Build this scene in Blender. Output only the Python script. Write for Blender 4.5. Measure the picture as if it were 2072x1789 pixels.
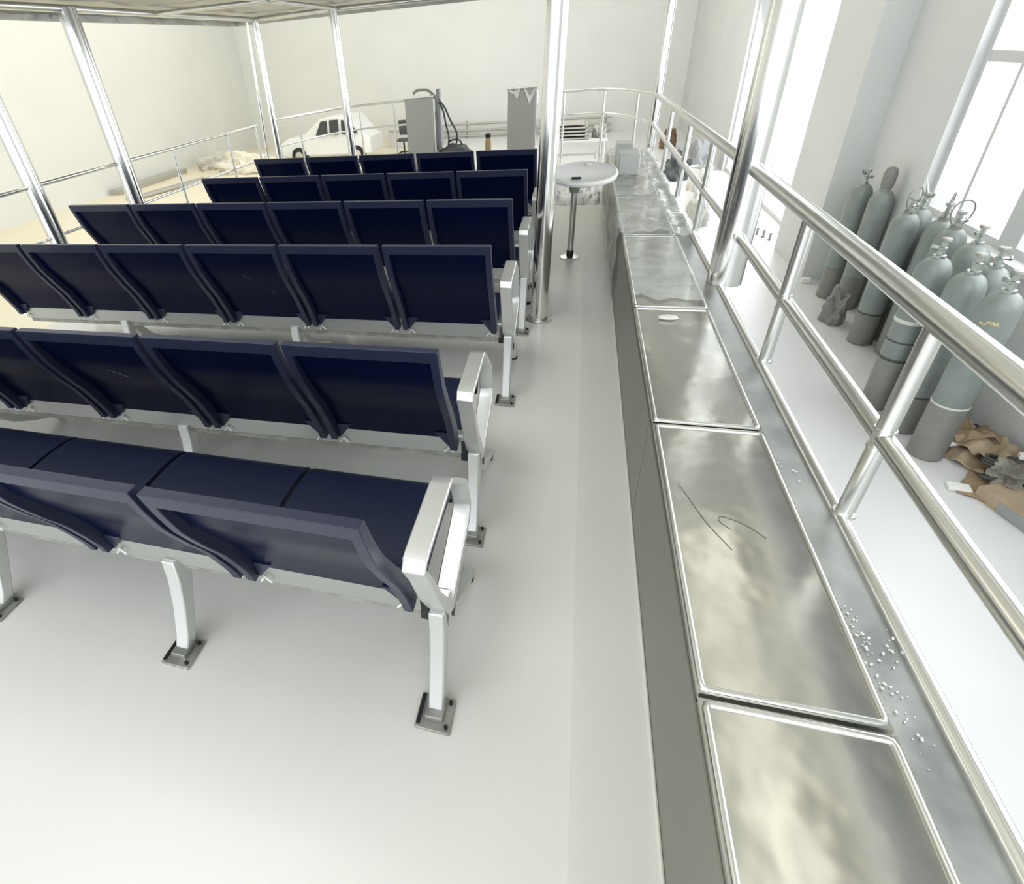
import bpy, bmesh, math, random
from mathutils import Vector, Matrix, noise
random.seed(7)
D = bpy.data
for o in list(D.objects): D.objects.remove(o)
SC = bpy.context.scene
C = SC.collection
PI = math.pi

# ---------------------------------------------------------------- camera
CAM = (0.3388, 0.0, 1.6389)
YAW, PITCH, ROLL, FPX = -0.30199, 0.55300, -0.08600, 1104.107
PPX, PPY = -188.24, -105.342
cy_, sy_ = math.cos(YAW), math.sin(YAW); cp_, sp_ = math.cos(PITCH), math.sin(PITCH)
Fv = Vector((sy_*cp_, cy_*cp_, -sp_)); Rt = Vector((cy_, -sy_, 0)); Uv = Rt.cross(Fv)
cr, sr = math.cos(ROLL), math.sin(ROLL)
R2 = cr*Rt + sr*Uv; U2 = -sr*Rt + cr*Uv
cam = D.cameras.new('camera'); camo = D.objects.new('camera', cam); C.objects.link(camo)
m = Matrix((R2, U2, -Fv)).transposed().to_4x4(); m.translation = Vector(CAM)
camo.matrix_world = m
cam.sensor_width = 36; cam.sensor_fit = 'HORIZONTAL'; cam.lens = 36*FPX/2072
cam.shift_x = -PPX/2072; cam.shift_y = PPY/2072
cam.clip_start = 0.02; cam.clip_end = 200
SC.camera = camo

# ---------------------------------------------------------------- world, lights, exposure
W = D.worlds.new('sky'); SC.world = W; W.use_nodes = True
W.node_tree.nodes['Background'].inputs[0].default_value = (0.93, 0.96, 1.0, 1)
W.node_tree.nodes['Background'].inputs[1].default_value = 2.2
def area(name, loc, target, sx, sy, power, col):
    l = D.lights.new(name, 'AREA'); l.shape = 'RECTANGLE'; l.size = sx; l.size_y = sy
    l.energy = power; l.color = col
    o = D.objects.new(name, l); C.objects.link(o); o.location = loc
    o.rotation_euler = (Vector(target)-Vector(loc)).to_track_quat('-Z', 'Y').to_euler()
    return o
area('window_daylight', (4.5, 4.2, 1.9), (0, 3.6, 0.6), 6, 3.4, 420, (0.93, 0.97, 1.0))
area('door_daylight', (4.5, 13.2, 1.6), (0, 12.6, 0), 5.6, 5.5, 680, (0.96, 0.98, 1.0))
area('rear_fill_light', (-2.0, -4.2, 3.2), (-2.0, 4, 1.2), 12, 6, 620, (0.88, 0.95, 1.0))  # unseen soft fill added behind the camera; no door stands there
area('hall_fill_warm', (-9.5, 14.0, 6.9), (-9.5, 14, -1.5), 6, 14, 900, (1.0, 0.96, 0.88))  # warm fill added over the left of the hall, no skylight built
area('overhead_hall', (-1.0, 16.5, 6.9), (-1.0, 16.5, -1.5), 6, 9, 700, (1.0, 0.98, 0.94))  # unseen overhead light on the back of the hall, no fixture
area('lid_streak_light', (3.15, 7.0, 7.15), (3.15, 7.0, 0), .55, 22, 100, (1.0, 0.96, 0.84))  # unseen strip lamp added to put a cream streak on the lids
area('overhead_deck', (-3.0, 0.2, 6.9), (-3.0, 0.2, 0), 4, 4, 330, (0.97, 0.98, 1.0))  # unseen overhead light on the near deck, no fixture modelled
SC.view_settings.view_transform = 'Standard'; SC.view_settings.look = 'None'
SC.view_settings.gamma = 1; SC.view_settings.use_curve_mapping = False
SC.view_settings.exposure = -0.80

# ---------------------------------------------------------------- materials
MATS = {}
def mat(name, col, rough=0.5, metal=0.0, col2=None, nscale=3.0, bump=0.0, bscale=20.0, spec=0.5,
        rough2=None, stretch=None, alpha=None, detail=4.0, coat=0.0, bdist=0.01):
    if name in MATS: return MATS[name]
    mt = D.materials.new(name); mt.use_nodes = True
    nt = mt.node_tree; b = nt.nodes['Principled BSDF']
    b.inputs['Base Color'].default_value = (*col, 1); b.inputs['Roughness'].default_value = rough
    b.inputs['Metallic'].default_value = metal; b.inputs['Specular IOR Level'].default_value = spec
    b.inputs['Coat Weight'].default_value = coat; b.inputs['Coat Roughness'].default_value = 0.15
    tc = nt.nodes.new('ShaderNodeTexCoord'); mp = nt.nodes.new('ShaderNodeMapping')
    nt.links.new(tc.outputs['Object'], mp.inputs['Vector'])
    if stretch: mp.inputs['Scale'].default_value = stretch
    n = nt.nodes.new('ShaderNodeTexNoise'); n.inputs['Scale'].default_value = nscale
    n.inputs['Detail'].default_value = detail
    nt.links.new(mp.outputs[0], n.inputs['Vector'])
    if col2:
        r = nt.nodes.new('ShaderNodeValToRGB'); r.color_ramp.elements[0].position = 0.35
        r.color_ramp.elements[1].position = 0.65
        r.color_ramp.elements[0].color = (*col, 1); r.color_ramp.elements[1].color = (*col2, 1)
        nt.links.new(n.outputs['Fac'], r.inputs[0]); nt.links.new(r.outputs[0], b.inputs['Base Color'])
    if rough2 is not None:
        mr = nt.nodes.new('ShaderNodeMapRange'); mr.inputs[1].default_value = 0.3; mr.inputs[2].default_value = 0.7
        mr.inputs[3].default_value = rough; mr.inputs[4].default_value = rough2
        nt.links.new(n.outputs['Fac'], mr.inputs[0]); nt.links.new(mr.outputs[0], b.inputs['Roughness'])
    if bump:
        n2 = nt.nodes.new('ShaderNodeTexNoise'); n2.inputs['Scale'].default_value = bscale
        n2.inputs['Detail'].default_value = 3
        nt.links.new(mp.outputs[0], n2.inputs['Vector'])
        bp = nt.nodes.new('ShaderNodeBump'); bp.inputs['Strength'].default_value = bump
        bp.inputs['Distance'].default_value = bdist
        nt.links.new(n2.outputs['Fac'], bp.inputs['Height']); nt.links.new(bp.outputs[0], b.inputs['Normal'])
    if alpha is not None: b.inputs['Alpha'].default_value = alpha
    MATS[name] = mt
    return mt
M_DECK = mat('deck_paint', (.70, .69, .635), .30, col2=(.72, .71, .66), nscale=.7)
M_DECK_SHADE = mat('deck_shade_paint', (.655, .65, .60), .32, col2=(.67, .665, .62), nscale=.7)  # deck colour with the shade beside the lockers put in
M_HALL = mat('hall_floor_paint', (.74, .75, .75), .35, col2=(.68, .68, .67), nscale=.5)
M_TAN = mat('tan_hall_floor', (.76, .70, .52), .4, col2=(.80, .75, .60), nscale=.4)
M_WALL = mat('wall_plaster', (.74, .75, .725), .8, col2=(.77, .78, .755), nscale=.6)
M_CEIL = mat('ceiling_panels', (.70, .695, .64), .8, col2=(.73, .725, .67), nscale=.5)
M_WALLR = mat('wall_plaster_cool', (.62, .635, .62), .8, col2=(.66, .67, .65), nscale=.8)
M_STEEL = mat('polished_steel', (.82, .82, .79), .15, 1.0, nscale=1.5, rough2=.2, col2=(.78, .78, .75), detail=1)
M_RAIL = mat('satin_steel_rail', (.73, .735, .70), .26, 1.0, nscale=1.2, rough2=.32, col2=(.69, .695, .665), detail=1)
M_LID = mat('locker_lid_steel', (.72, .71, .65), .11, 1.0, nscale=2.6, rough2=.27, col2=(.63, .63, .60),
            bump=.35, bscale=3.0, bdist=.02, detail=6)
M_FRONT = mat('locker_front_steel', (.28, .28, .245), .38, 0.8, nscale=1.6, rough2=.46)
M_LEDGE = mat('ledge_steel', (.36, .37, .365), .34, 1.0, nscale=7, rough2=.5, col2=(.48, .49, .475), bump=.2, bscale=8)
M_ALU = mat('cast_aluminium', (.70, .71, .69), .34, 0.75, nscale=8, rough2=.42)
M_BEAM = mat('beam_aluminium', (.46, .47, .45), .33, 0.8)
M_NAVY = mat('navy_leather', (.020, .025, .052), .34, bump=.10, bscale=160, spec=.36, bdist=.002)
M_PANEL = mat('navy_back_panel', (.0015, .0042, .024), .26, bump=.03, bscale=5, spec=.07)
M_SEAT = mat('navy_seat_leather', (.010, .015, .040), .45, bump=.10, bscale=160, spec=.35, bdist=.002)
M_PLATE = mat('grey_floor_plate', (.26, .26, .23), .42, .4, col2=(.40, .40, .36), nscale=14)
M_BLACK = mat('black_rubber', (.012, .012, .012), .5)
M_CANOPY = mat('canopy_sheet', (.42, .42, .39), .42, .5, col2=(.60, .60, .56), nscale=1.8, bump=.6, bscale=3, bdist=.05)
M_WHITE = mat('white_plastic', (.80, .80, .78), .35)
M_FRAME = mat('window_frame_grey', (.60, .61, .60), .45)
M_CAB = mat('cabinet_grey', (.40, .395, .36), .4, .3)
M_CYL = mat('cylinder_paint', (.215, .245, .225), .34, .15, col2=(.26, .29, .27), nscale=5, rough2=.5)
M_CYL2 = mat('cylinder_base_paint', (.25, .25, .225), .45, .1, col2=(.21, .21, .19), nscale=5)
M_BAND = mat('dark_band', (.07, .07, .06), .6)
M_PALE = mat('pale_band', (.66, .66, .58), .5)
M_BRASS = mat('valve_metal', (.42, .45, .42), .3, .9)
M_YEL = mat('yellow_paint', (.62, .50, .28), .6)
M_CARD = mat('cardboard', (.36, .26, .16), .8, col2=(.28, .20, .12), nscale=6, bump=.2, bscale=14)
M_CARD2 = mat('pale_cardboard', (.46, .36, .24), .8, col2=(.38, .29, .19), nscale=5)
M_FOAM = mat('white_foam', (.82, .82, .78), .8)
M_RUB = mat('grey_rubbish', (.30, .29, .25), .7, col2=(.14, .13, .11), nscale=9)
M_GREYB = mat('grey_box', (.30, .31, .31), .6)
M_DARK = mat('dark_cloth', (.035, .04, .04), .6, col2=(.09, .10, .10), nscale=7)
M_BROWN = mat('brown_stuff', (.18, .11, .06), .7)
M_GLASSD = mat('dark_glass', (.03, .035, .03), .1, spec=.8)
M_HULL = mat('hull_white', (.75, .76, .74), .4)
M_WIRE = mat('thin_wire', (.10, .10, .09), .5)
M_PIPE = mat('grey_pipe', (.45, .44, .40), .5, .3)
def film_mat():
    mt = D.materials.new('plastic_film'); mt.use_nodes = True; nt = mt.node_tree
    nt.nodes.clear()
    out = nt.nodes.new('ShaderNodeOutputMaterial')
    tr = nt.nodes.new('ShaderNodeBsdfTransparent'); tr.inputs[0].default_value = (.97, .98, .97, 1)
    pb = nt.nodes.new('ShaderNodeBsdfPrincipled'); pb.inputs['Base Color'].default_value = (.70, .72, .70, 1)
    pb.inputs['Roughness'].default_value = .18
    n = nt.nodes.new('ShaderNodeTexNoise'); n.inputs['Scale'].default_value = 5; n.inputs['Detail'].default_value = 5
    tc = nt.nodes.new('ShaderNodeTexCoord'); nt.links.new(tc.outputs['Object'], n.inputs['Vector'])
    mr = nt.nodes.new('ShaderNodeMapRange'); mr.inputs[1].default_value = .35; mr.inputs[2].default_value = .7
    mr.inputs[3].default_value = .28; mr.inputs[4].default_value = .62
    mx = nt.nodes.new('ShaderNodeMixShader')
    nt.links.new(n.outputs['Fac'], mr.inputs[0]); nt.links.new(mr.outputs[0], mx.inputs[0])
    nt.links.new(tr.outputs[0], mx.inputs[1]); nt.links.new(pb.outputs[0], mx.inputs[2])
    nt.links.new(mx.outputs[0], out.inputs[0])
    return mt
M_FILM = film_mat()
def pane_mat():
    mt = D.materials.new('window_glass'); mt.use_nodes = True; nt = mt.node_tree; nt.nodes.clear()
    out = nt.nodes.new('ShaderNodeOutputMaterial'); tr = nt.nodes.new('ShaderNodeBsdfTransparent')
    gl = nt.nodes.new('ShaderNodeBsdfGlossy'); gl.inputs['Roughness'].default_value = .03
    mx = nt.nodes.new('ShaderNodeMixShader'); mx.inputs[0].default_value = .06
    nt.links.new(tr.outputs[0], mx.inputs[1]); nt.links.new(gl.outputs[0], mx.inputs[2]); nt.links.new(mx.outputs[0], out.inputs[0])
    return mt
M_GLASS = pane_mat()

# ---------------------------------------------------------------- mesh helpers
def NB(): return bmesh.new()
def obj(name, bm, mt, parent=None, smooth=False, bevel=0, seg=2, ang=None):
    bmesh.ops.recalc_face_normals(bm, faces=bm.faces)
    me = D.meshes.new(name); bm.to_mesh(me); bm.free()
    me.materials.append(mt)
    for p in me.polygons: p.use_smooth = bool(smooth or bevel)
    o = D.objects.new(name, me); C.objects.link(o)
    if parent: o.parent = parent
    if bevel:
        md = o.modifiers.new('bevel', 'BEVEL'); md.width = bevel; md.segments = seg; md.limit_method = 'ANGLE'
        md.angle_limit = math.radians(35)
    if bevel or smooth:
        a = math.radians(ang or 40)
        me.set_sharp_from_angle(angle=a)
    return o
def box(bm, x0, x1, y0, y1, z0, z1):
    v = [bm.verts.new((x, y, z)) for x in (x0, x1) for y in (y0, y1) for z in (z0, z1)]
    for f in ((0,1,3,2),(4,6,7,5),(0,4,5,1),(2,3,7,6),(0,2,6,4),(1,5,7,3)): bm.faces.new([v[i] for i in f])
    return v
def obox(bm, c, s, rz=0, tilt=0, tx=0):
    v = box(bm, -s[0]/2, s[0]/2, -s[1]/2, s[1]/2, -s[2]/2, s[2]/2)
    M = Matrix.Translation(c) @ Matrix.Rotation(rz, 4, 'Z') @ Matrix.Rotation(tilt, 4, 'Y') @ Matrix.Rotation(tx, 4, 'X')
    for q in v: q.co = M @ q.co
    return v
def tube(bm, pts, r, seg=16, closed=False, cap=True):
    pts = [Vector(p) for p in pts]; n = len(pts); rings = []
    prev = None
    for i, p in enumerate(pts):
        if closed: t = (pts[(i+1) % n]-pts[i-1]).normalized()
        else: t = (pts[min(i+1, n-1)]-pts[max(i-1, 0)]).normalized()
        if prev is None:
            a = Vector((0, 0, 1)) if abs(t.z) < .9 else Vector((1, 0, 0))
            u = t.cross(a).normalized()
        else:
            u = (prev - t*prev.dot(t)).normalized()
        prev = u; w = t.cross(u)
        rr = r[i] if isinstance(r, (list, tuple)) else r
        rings.append([bm.verts.new(p + rr*(math.cos(2*PI*k/seg)*u + math.sin(2*PI*k/seg)*w)) for k in range(seg)])
    m_ = n if closed else n-1
    for i in range(m_):
        a, b = rings[i], rings[(i+1) % n]
        for k in range(seg): bm.faces.new((a[k], a[(k+1) % seg], b[(k+1) % seg], b[k]))
    if cap and not closed:
        bm.faces.new(rings[0][::-1]); bm.faces.new(rings[-1])
def smooth_path(P, n=8, closed=False):
    P = [Vector(p) for p in P]; out = []; N = len(P)
    rng = range(N if closed else N-1)
    for i in rng:
        p0 = P[(i-1) % N] if (closed or i > 0) else P[0]*2-P[1]
        p1 = P[i]; p2 = P[(i+1) % N]
        p3 = P[(i+2) % N] if (closed or i+2 < N) else P[-1]*2-P[-2]
        for k in range(n):
            t = k/n
            out.append(.5*((2*p1)+(-p0+p2)*t+(2*p0-5*p1+4*p2-p3)*t*t+(-p0+3*p1-3*p2+p3)*t**3))
    if not closed: out.append(P[-1])
    return out
def lathe(bm, prof, c=(0, 0, 0), seg=28, cap=True):
    rings = []
    for r, z in prof:
        rings.append([bm.verts.new((c[0]+r*math.cos(2*PI*k/seg), c[1]+r*math.sin(2*PI*k/seg), c[2]+z)) for k in range(seg)])
    for a, b in zip(rings, rings[1:]):
        for k in range(seg): bm.faces.new((a[k], a[(k+1) % seg], b[(k+1) % seg], b[k]))
    if cap:
        bm.faces.new(rings[0][::-1]); bm.faces.new(rings[-1])
def prism_x(bm, poly, x0, x1):                      # polygon in (y,z) extruded in x
    a = [bm.verts.new((x0, y, z)) for y, z in poly]; b = [bm.verts.new((x1, y, z)) for y, z in poly]
    n = len(poly)
    for i in range(n): bm.faces.new((a[i], a[(i+1) % n], b[(i+1) % n], b[i]))
    bm.faces.new(a[::-1]); bm.faces.new(b)
def prism_z(bm, poly, z0, z1):
    a = [bm.verts.new((x, y, z0)) for x, y in poly]; b = [bm.verts.new((x, y, z1)) for x, y in poly]
    n = len(poly)
    for i in range(n): bm.faces.new((a[i], a[(i+1) % n], b[(i+1) % n], b[i]))
    bm.faces.new(a[::-1]); bm.faces.new(b)
def strip_x(bm, A, B, x0, x1, closed=False):        # band between polylines A and B in (y,z), quads, width x
    n = len(A)
    va = [[bm.verts.new((x, p[0], p[1])) for p in L] for x in (x0, x1) for L in (A, B)]
    a0, b0, a1, b1 = va
    rng = range(n if closed else n-1)
    for i in rng:
        j = (i+1) % n
        bm.faces.new((a0[i], a0[j], b0[j], b0[i])); bm.faces.new((a1[i], b1[i], b1[j], a1[j]))
        bm.faces.new((a0[i], a1[i], a1[j], a0[j])); bm.faces.new((b0[i], b0[j], b1[j], b1[i]))
    if not closed:
        bm.faces.new((a0[0], b0[0], b1[0], a1[0])); bm.faces.new((a0[-1], a1[-1], b1[-1], b0[-1]))
def lerp_prof(prof, z):                             # prof list of (r,z) with decreasing z
    for (r0, z0), (r1, z1) in zip(prof, prof[1:]):
        if z <= z0 and z >= z1:
            return r0+(r1-r0)*(z0-z)/(z0-z1)
    return prof[0][0] if z > prof[0][1] else prof[-1][0]
def thing(name, label, cat, loc=(0, 0, 0), rz=0, group=None):
    o = D.objects.new(name, None); C.objects.link(o); o.location = loc; o.rotation_euler = (0, 0, rz)
    o.empty_display_size = .1
    return tag(o, label, cat, group)
def tag(o, label, cat, group=None, kind=None):
    o['label'] = label; o['category'] = cat
    if group: o['group'] = group
    if kind: o['kind'] = kind
    return o
def struct(name, bm, mt, parent=None, **k):
    o = obj(name, bm, mt, parent, **k)
    if not parent: o['kind'] = 'structure'
    return o
# ================================================================= SETTING
ZF = -1.5; XR = 3.85; YB = 24.5; XL = -14.0
bm = NB(); box(bm, XL, -5.2, -4, YB, ZF-.2, ZF)
struct('floor', bm, M_TAN)
bm = NB(); box(bm, -5.2, XR+.4, -4, YB, ZF-.2, ZF)
struct('floor', bm, M_HALL)
bm = NB(); box(bm, XL-.3, XR+.4, YB, YB+.3, ZF-.2, 7.2)
struct('wall_back', bm, M_WALL)
bm = NB(); box(bm, XL-.3, XL, -4, YB, ZF-.2, 7.2)
struct('wall_left', bm, M_WALL)
bm = NB(); box(bm, XL-.3, XR+.4, -4, YB+.3, 7.2, 7.4)
struct('ceiling', bm, M_CEIL)
bm = NB(); box(bm, 3.35, 3.85, -4, YB, 5.7, 5.8); box(bm, 3.35, 3.85, -4, YB, 6.45, 6.55); box(bm, 3.56, 3.64, -4, YB, 5.8, 6.45); struct('streak_beam', bm, mat('streak_beam_paint', (.16, .18, .20), .5))  # unseen beam, added to give the lids a dark reflected streak
# right wall, with a tall opening (Y 10.3..16.2) and a window (Y 2.2..7.15, sill -0.2)
XW = XR+.35
bm = NB()
box(bm, XR, XW, 16.2, YB, ZF, 7.2)
box(bm, XR, XW, 7.15, 10.15, ZF, 7.2)
box(bm, XR, XW, 10.15, 16.2, 4.6, 7.2)
box(bm, XR, XW, 1.2, 7.15, ZF, -.2)
box(bm, XR, XW, 1.2, 7.15, 3.6, 7.2)
box(bm, XR, XW, -4, 1.2, ZF, 7.2)
struct('wall_right', bm, M_WALLR)
bm = NB(); box(bm, 3.5, XR, 8.52, 9.9, ZF, 7.2); struct('trim_1', bm, M_WALLR)
bm = NB(); box(bm, XR-.06, XR+.02, 1.2, 7.15, -.24, -.195); struct('trim_2', bm, M_FRAME)
# big window by the gas cylinders
bm = NB(); fx0, fx1 = XR+.08, XR+.16
for y0, y1 in ((7.07, 7.15), (6.53, 6.57), (5.62, 5.86), (4.4, 4.44), (3.1, 3.34), (1.2, 1.28)): box(bm, fx0, fx1, y0, y1, -.2, 3.6)
for z0, z1 in ((-.2, -.13), (1.18, 1.27), (3.53, 3.6)): box(bm, fx0+.002, fx1-.002, 1.2, 7.15, z0, z1)
w = struct('window_1', bm, M_FRAME)
bm = NB(); box(bm, fx0+.03, fx0+.036, 1.25, 7.1, -.15, 3.55); obj('pane', bm, M_GLASS, w)
bm = NB()
for y0, y1 in ((10.15, 10.21), (16.14, 16.2), (12.9, 12.96), (14.4, 14.44)): box(bm, fx0, fx1, y0, y1, ZF, 4.6)
for z0, z1 in ((ZF, ZF+.08), (2.9, 2.98), (4.52, 4.6)): box(bm, fx0+.002, fx1-.002, 10.15, 16.2, z0, z1)
w = struct('window_2', bm, M_FRAME)
bm = NB(); box(bm, fx0+.03, fx0+.036, 10.2, 16.15, ZF+.05, 4.55); obj('pane', bm, M_GLASS, w)

# ================================================================= BOAT: deck and hull
bow = [(1.02, 8.0), (.85, 8.75), (.55, 9.3), (-.1, 9.4), (-2.3, 9.4), (-3.2, 9.25), (-3.62, 8.4)]
outl = [(1.12, -1.6), (1.12, 7.5)] + bow + [(-3.66, 7.4), (-3.66, -1.6)]
bm = NB(); prism_z(bm, outl, -.10, 0.0)
# deck plate is one slab; the shade beside the lockers is painted as a slightly darker strip
deck = struct('floor_deck', bm, M_DECK)
bm = NB(); box(bm, .432, .644, -1.5, 6.6, 0, .0015); struct('floor_deck_shade', bm, M_DECK_SHADE)
ins = [(x*.93-.09, y if y < 7 else 7+(y-7)*.8) for x, y in outl]
bm = NB(); prism_z(bm, ins, ZF, -.10)
tag(obj('boat_hull', bm, M_HULL), 'white hull of the boat under the seating deck', 'boat')

# ================================================================= SEAT ROWS
BACK = [(.0, .902), (.018, .83), (.048, .74), (.098, .64), (.138, .57), (.172, .49), (.192, .44), (.212, .385)]
def rear(z): return lerp_prof(BACK, z)
def depth(z):
    t = (0.9-z)/.5
    return .028+.034*min(1, max(0, t))
SW = .250  # half seat width
def zs(a, b, n): return [a+(b-a)*i/n for i in range(n+1)]
def make_backrest():
    bm = NB()
    Z = [.90, .878, .856] + zs(.856, .375, 13)[1:]; X = [-SW, -SW+.026, SW-.026, SW]; V = {}
    def vt(i, j, f):
        if (i, j, f) not in V:
            z = Z[j]; d = depth(z)*(1 if z > .42 else .55+.45*(z-.375)/.045)
            V[i, j, f] = bm.verts.new((X[i], rear(z)+(d if f else 0), z))
        return V[i, j, f]
    cells = {(i, j) for j in range(len(Z)-1) for i in range(3) if i != 1 or j < 2}
    for i, j in cells:
        bm.faces.new([vt(i, j, 0), vt(i+1, j, 0), vt(i+1, j+1, 0), vt(i, j+1, 0)])
        bm.faces.new([vt(i, j, 1), vt(i, j+1, 1), vt(i+1, j+1, 1), vt(i+1, j, 1)])
        for (di, dj), e in (((-1, 0), ((i, j), (i, j+1))), ((1, 0), ((i+1, j), (i+1, j+1))), ((0, -1), ((i, j), (i+1, j))), ((0, 1), ((i, j+1), (i+1, j+1)))):
            if (i+di, j+dj) not in cells:
                bm.faces.new([vt(*e[0], 0), vt(*e[1], 0), vt(*e[1], 1), vt(*e[0], 1)])
    # front cushion skin
    Zc = zs(.866, .455, 12)
    strip_x(bm, [(rear(z)+depth(z)-.006, z) for z in Zc], [(rear(z)+depth(z)-.001, z) for z in Zc], -SW+.0265, SW-.0265)
    # ear webs
    for s in (-1, 1):
        for k in range(1):
            xa, xb = s*(SW-.027), s*(SW-.085)
            y1 = rear(.44)+.030; y2 = rear(.38)+.020
            v = [bm.verts.new(p) for p in ((xa, y1, .445), (xb, y1, .445), (xa-s*.002, y2, .372), (xa, y1+.014, .445), (xb, y1+.014, .445), (xa-s*.002, y2+.014, .372))]
            for f in ((0, 1, 2), (3, 5, 4), (0, 3, 4, 1), (1, 4, 5, 2), (2, 5, 3, 0)): bm.faces.new([v[i] for i in f])
    return bm
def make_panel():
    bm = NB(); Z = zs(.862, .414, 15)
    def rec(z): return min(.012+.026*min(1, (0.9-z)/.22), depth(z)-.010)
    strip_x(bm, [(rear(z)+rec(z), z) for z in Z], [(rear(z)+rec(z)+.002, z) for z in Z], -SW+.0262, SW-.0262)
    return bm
def make_seat():
    bm = NB()
    top = [(.305, .420), (.33, .417), (.38, .422), (.47, .431), (.56, .434), (.63, .428), (.675, .412), (.700, .385), (.703, .36)]
    top = [(p[0], p[1]) for p in smooth_path([(a, b, 0) for a, b in top], 3)]
    bot = [(a if a < .66 else .66+(a-.66)*.45, b-.048 if b > .40 else b-.03) for a, b in top]
    strip_x(bm, top, bot, -SW-.003, SW+.003)
    return bm
def loop_band(path, th):
    n = len(path); A = []; B = []
    for i, p in enumerate(path):
        q0 = Vector(path[i-1]); q1 = Vector(path[(i+1) % n]); t = (q1-q0).normalized(); nn = Vector((-t.y, t.x))
        h = th[i]/2 if isinstance(th, list) else th/2
        A.append(tuple(Vector(p)+nn*h)); B.append(tuple(Vector(p)-nn*h))
    return A, B
def make_armrest():
    bm = NB()
    key = [(.112, .672), (.125, .688), (.150, .692), (.36, .700), (.385, .697), (.405, .683), (.545, .560), (.562, .535), (.598, .425), (.590, .400), (.565, .380),
           (.36, .300), (.325, .290), (.298, .305), (.205, .470), (.150, .600)]
    th = [.016]*9 + [.022, .03, .045, .045, .04, .028, .018]
    A, B = loop_band(key, th); strip_x(bm, A, B, .020, .076, closed=True)
    # hub plate under the loop
    prism_x(bm, [(.255, .345), (.30, .300), (.36, .300), (.43, .318), (.36, .235), (.285, .225), (.262, .27)], .026, .070)
    return bm
def taper_leg(x0, x1):
    bm = NB()
    # rear leg and a curved front leg meeting at the hub
    def band(c, w):
        n = len(c); A = []; B = []
        for i in range(n):
            t = (Vector(c[min(i+1, n-1)])-Vector(c[max(i-1, 0)])).normalized(); nn = Vector((-t.y, t.x))
            A.append(tuple(Vector(c[i])+nn*w[i]/2)); B.append(tuple(Vector(c[i])-nn*w[i]/2))
        return A, B
    c = [(.272, .345), (.258, .26), (.228, .16), (.193, .06), (.170, .012)]
    A, B = band(c, [.075, .062, .048, .042, .042]); strip_x(bm, A, B, x0, x1)
    c = [(.300, .33), (.335, .24), (.40, .165), (.49, .105), (.60, .055), (.655, .035)]
    A, B = band(c, [.07, .055, .045, .038, .034, .030]); strip_x(bm, A, B, x0+.002, x1-.002)
    return bm
ROWS = []
def seat_row(n, X, Y, rz, legs, label):
    root = thing('seat_row', label, 'seats', (X, Y, 0), rz, None)
    P = .5225
    # beam: square tube with a darker lower rib
    bm = NB(); x0 = -P*n+.04
    prism_x(bm, [(.250, .332), (.250, .412), (.256, .419), (.292, .419), (.298, .412), (.298, .332)], x0, .022)
    beam = obj('beam', bm, M_BEAM, root, bevel=.004)
    bm = NB(); prism_x(bm, [(.262, .305), (.262, .3318), (.292, .3318), (.292, .305)], x0, .020)
    obj('beam_rib', bm, M_PLATE, beam)
    src = {}
    for k in range(n):
        cx = -P*k-.003-SW-.004
        for nm, mk, mt in (('seat', make_seat, M_SEAT), ('backrest', make_backrest, M_NAVY)):
            if not PROTO.get(nm):
                PROTO[nm] = obj(nm, mk(), mt, root, bevel=.0045 if nm == 'backrest' else .010, seg=3); o = PROTO[nm]
                if nm == 'backrest':
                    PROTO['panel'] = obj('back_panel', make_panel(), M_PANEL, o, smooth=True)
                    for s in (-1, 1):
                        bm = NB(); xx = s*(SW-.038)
                        tube(bm, [(xx-.016, rear(.38)+.028, .345), (xx, rear(.38)+.028, .367), (xx+.020, rear(.38)+.028, .347)], .0035, 6)
                        PROTO['bracket%d' % s] = obj('hinge_bracket', bm, M_WHITE, o)
                        PROTO['bracket%d' % s]['label'] = 'small white metal bracket under a backrest ear'
                o.location = (cx, 0, 0)
            else:
                o = PROTO[nm].copy(); C.objects.link(o); o.parent = root; o.location = (cx, 0, 0)
                if nm == 'backrest':
                    for q in ('panel', 'bracket-1', 'bracket1'):
                        c2 = PROTO[q].copy(); C.objects.link(c2); c2.parent = o
    for i, lx in enumerate(legs):
        if i == 0:
            leg = obj('leg', taper_leg(.026, .070), M_ALU, root, bevel=.005); lx = .048
        else:
            leg = obj('leg', taper_leg(lx-.024, lx+.024), M_ALU, root, bevel=.005)
        bm = NB(); box(bm, lx-.052, lx+.052, .105, .205, .0, .010); box(bm, lx-.026, lx+.026, .130, .192, .010, .030)
        obj('base_plate', bm, M_PLATE, leg, bevel=.003)
        bm = NB(); lathe(bm, [(.020, 0), (.020, .022), (.012, .034)], (lx, .645, 0), 14); obj('foot_pad', bm, M_BLACK, leg)
        bm = NB(); obox(bm, (lx-.043, .158, .013), (.010, .088, .006)); obj('clamp_bar', bm, M_BLACK, leg)
        for by in (.12, .19):
            bm = NB(); tube(bm, [(lx+.038, by, .01), (lx+.038, by, .020)], .006, 8); obj('bolt', bm, M_BLACK, leg)
    arm = obj('armrest', make_armrest(), M_ALU, root, bevel=.004)
    bm = NB(); box(bm, -.001, .024, .25, .31, .300, .400); obj('end_bracket', bm, M_BLACK, root, bevel=.003)
    bm = NB(); lathe(bm, [(.030, 0), (.030, .004)], (0, 0, 0), 18)
    for v in bm.verts: v.co = Vector((v.co.z+.0695, .335+v.co.x*.6, .262+v.co.y*1.25))
    obj('hub_cap', bm, M_BLACK, arm)
    ROWS.append(root); return root
PROTO = {}
M_SCR = mat('scratch_grey', (.16, .17, .22), .5)
seat_row(6, .004, .652, -.013, [0, -.815, -1.615, -2.4], 'nearest row of navy airport seats, backs low in the foreground beside the locker bench')
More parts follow.
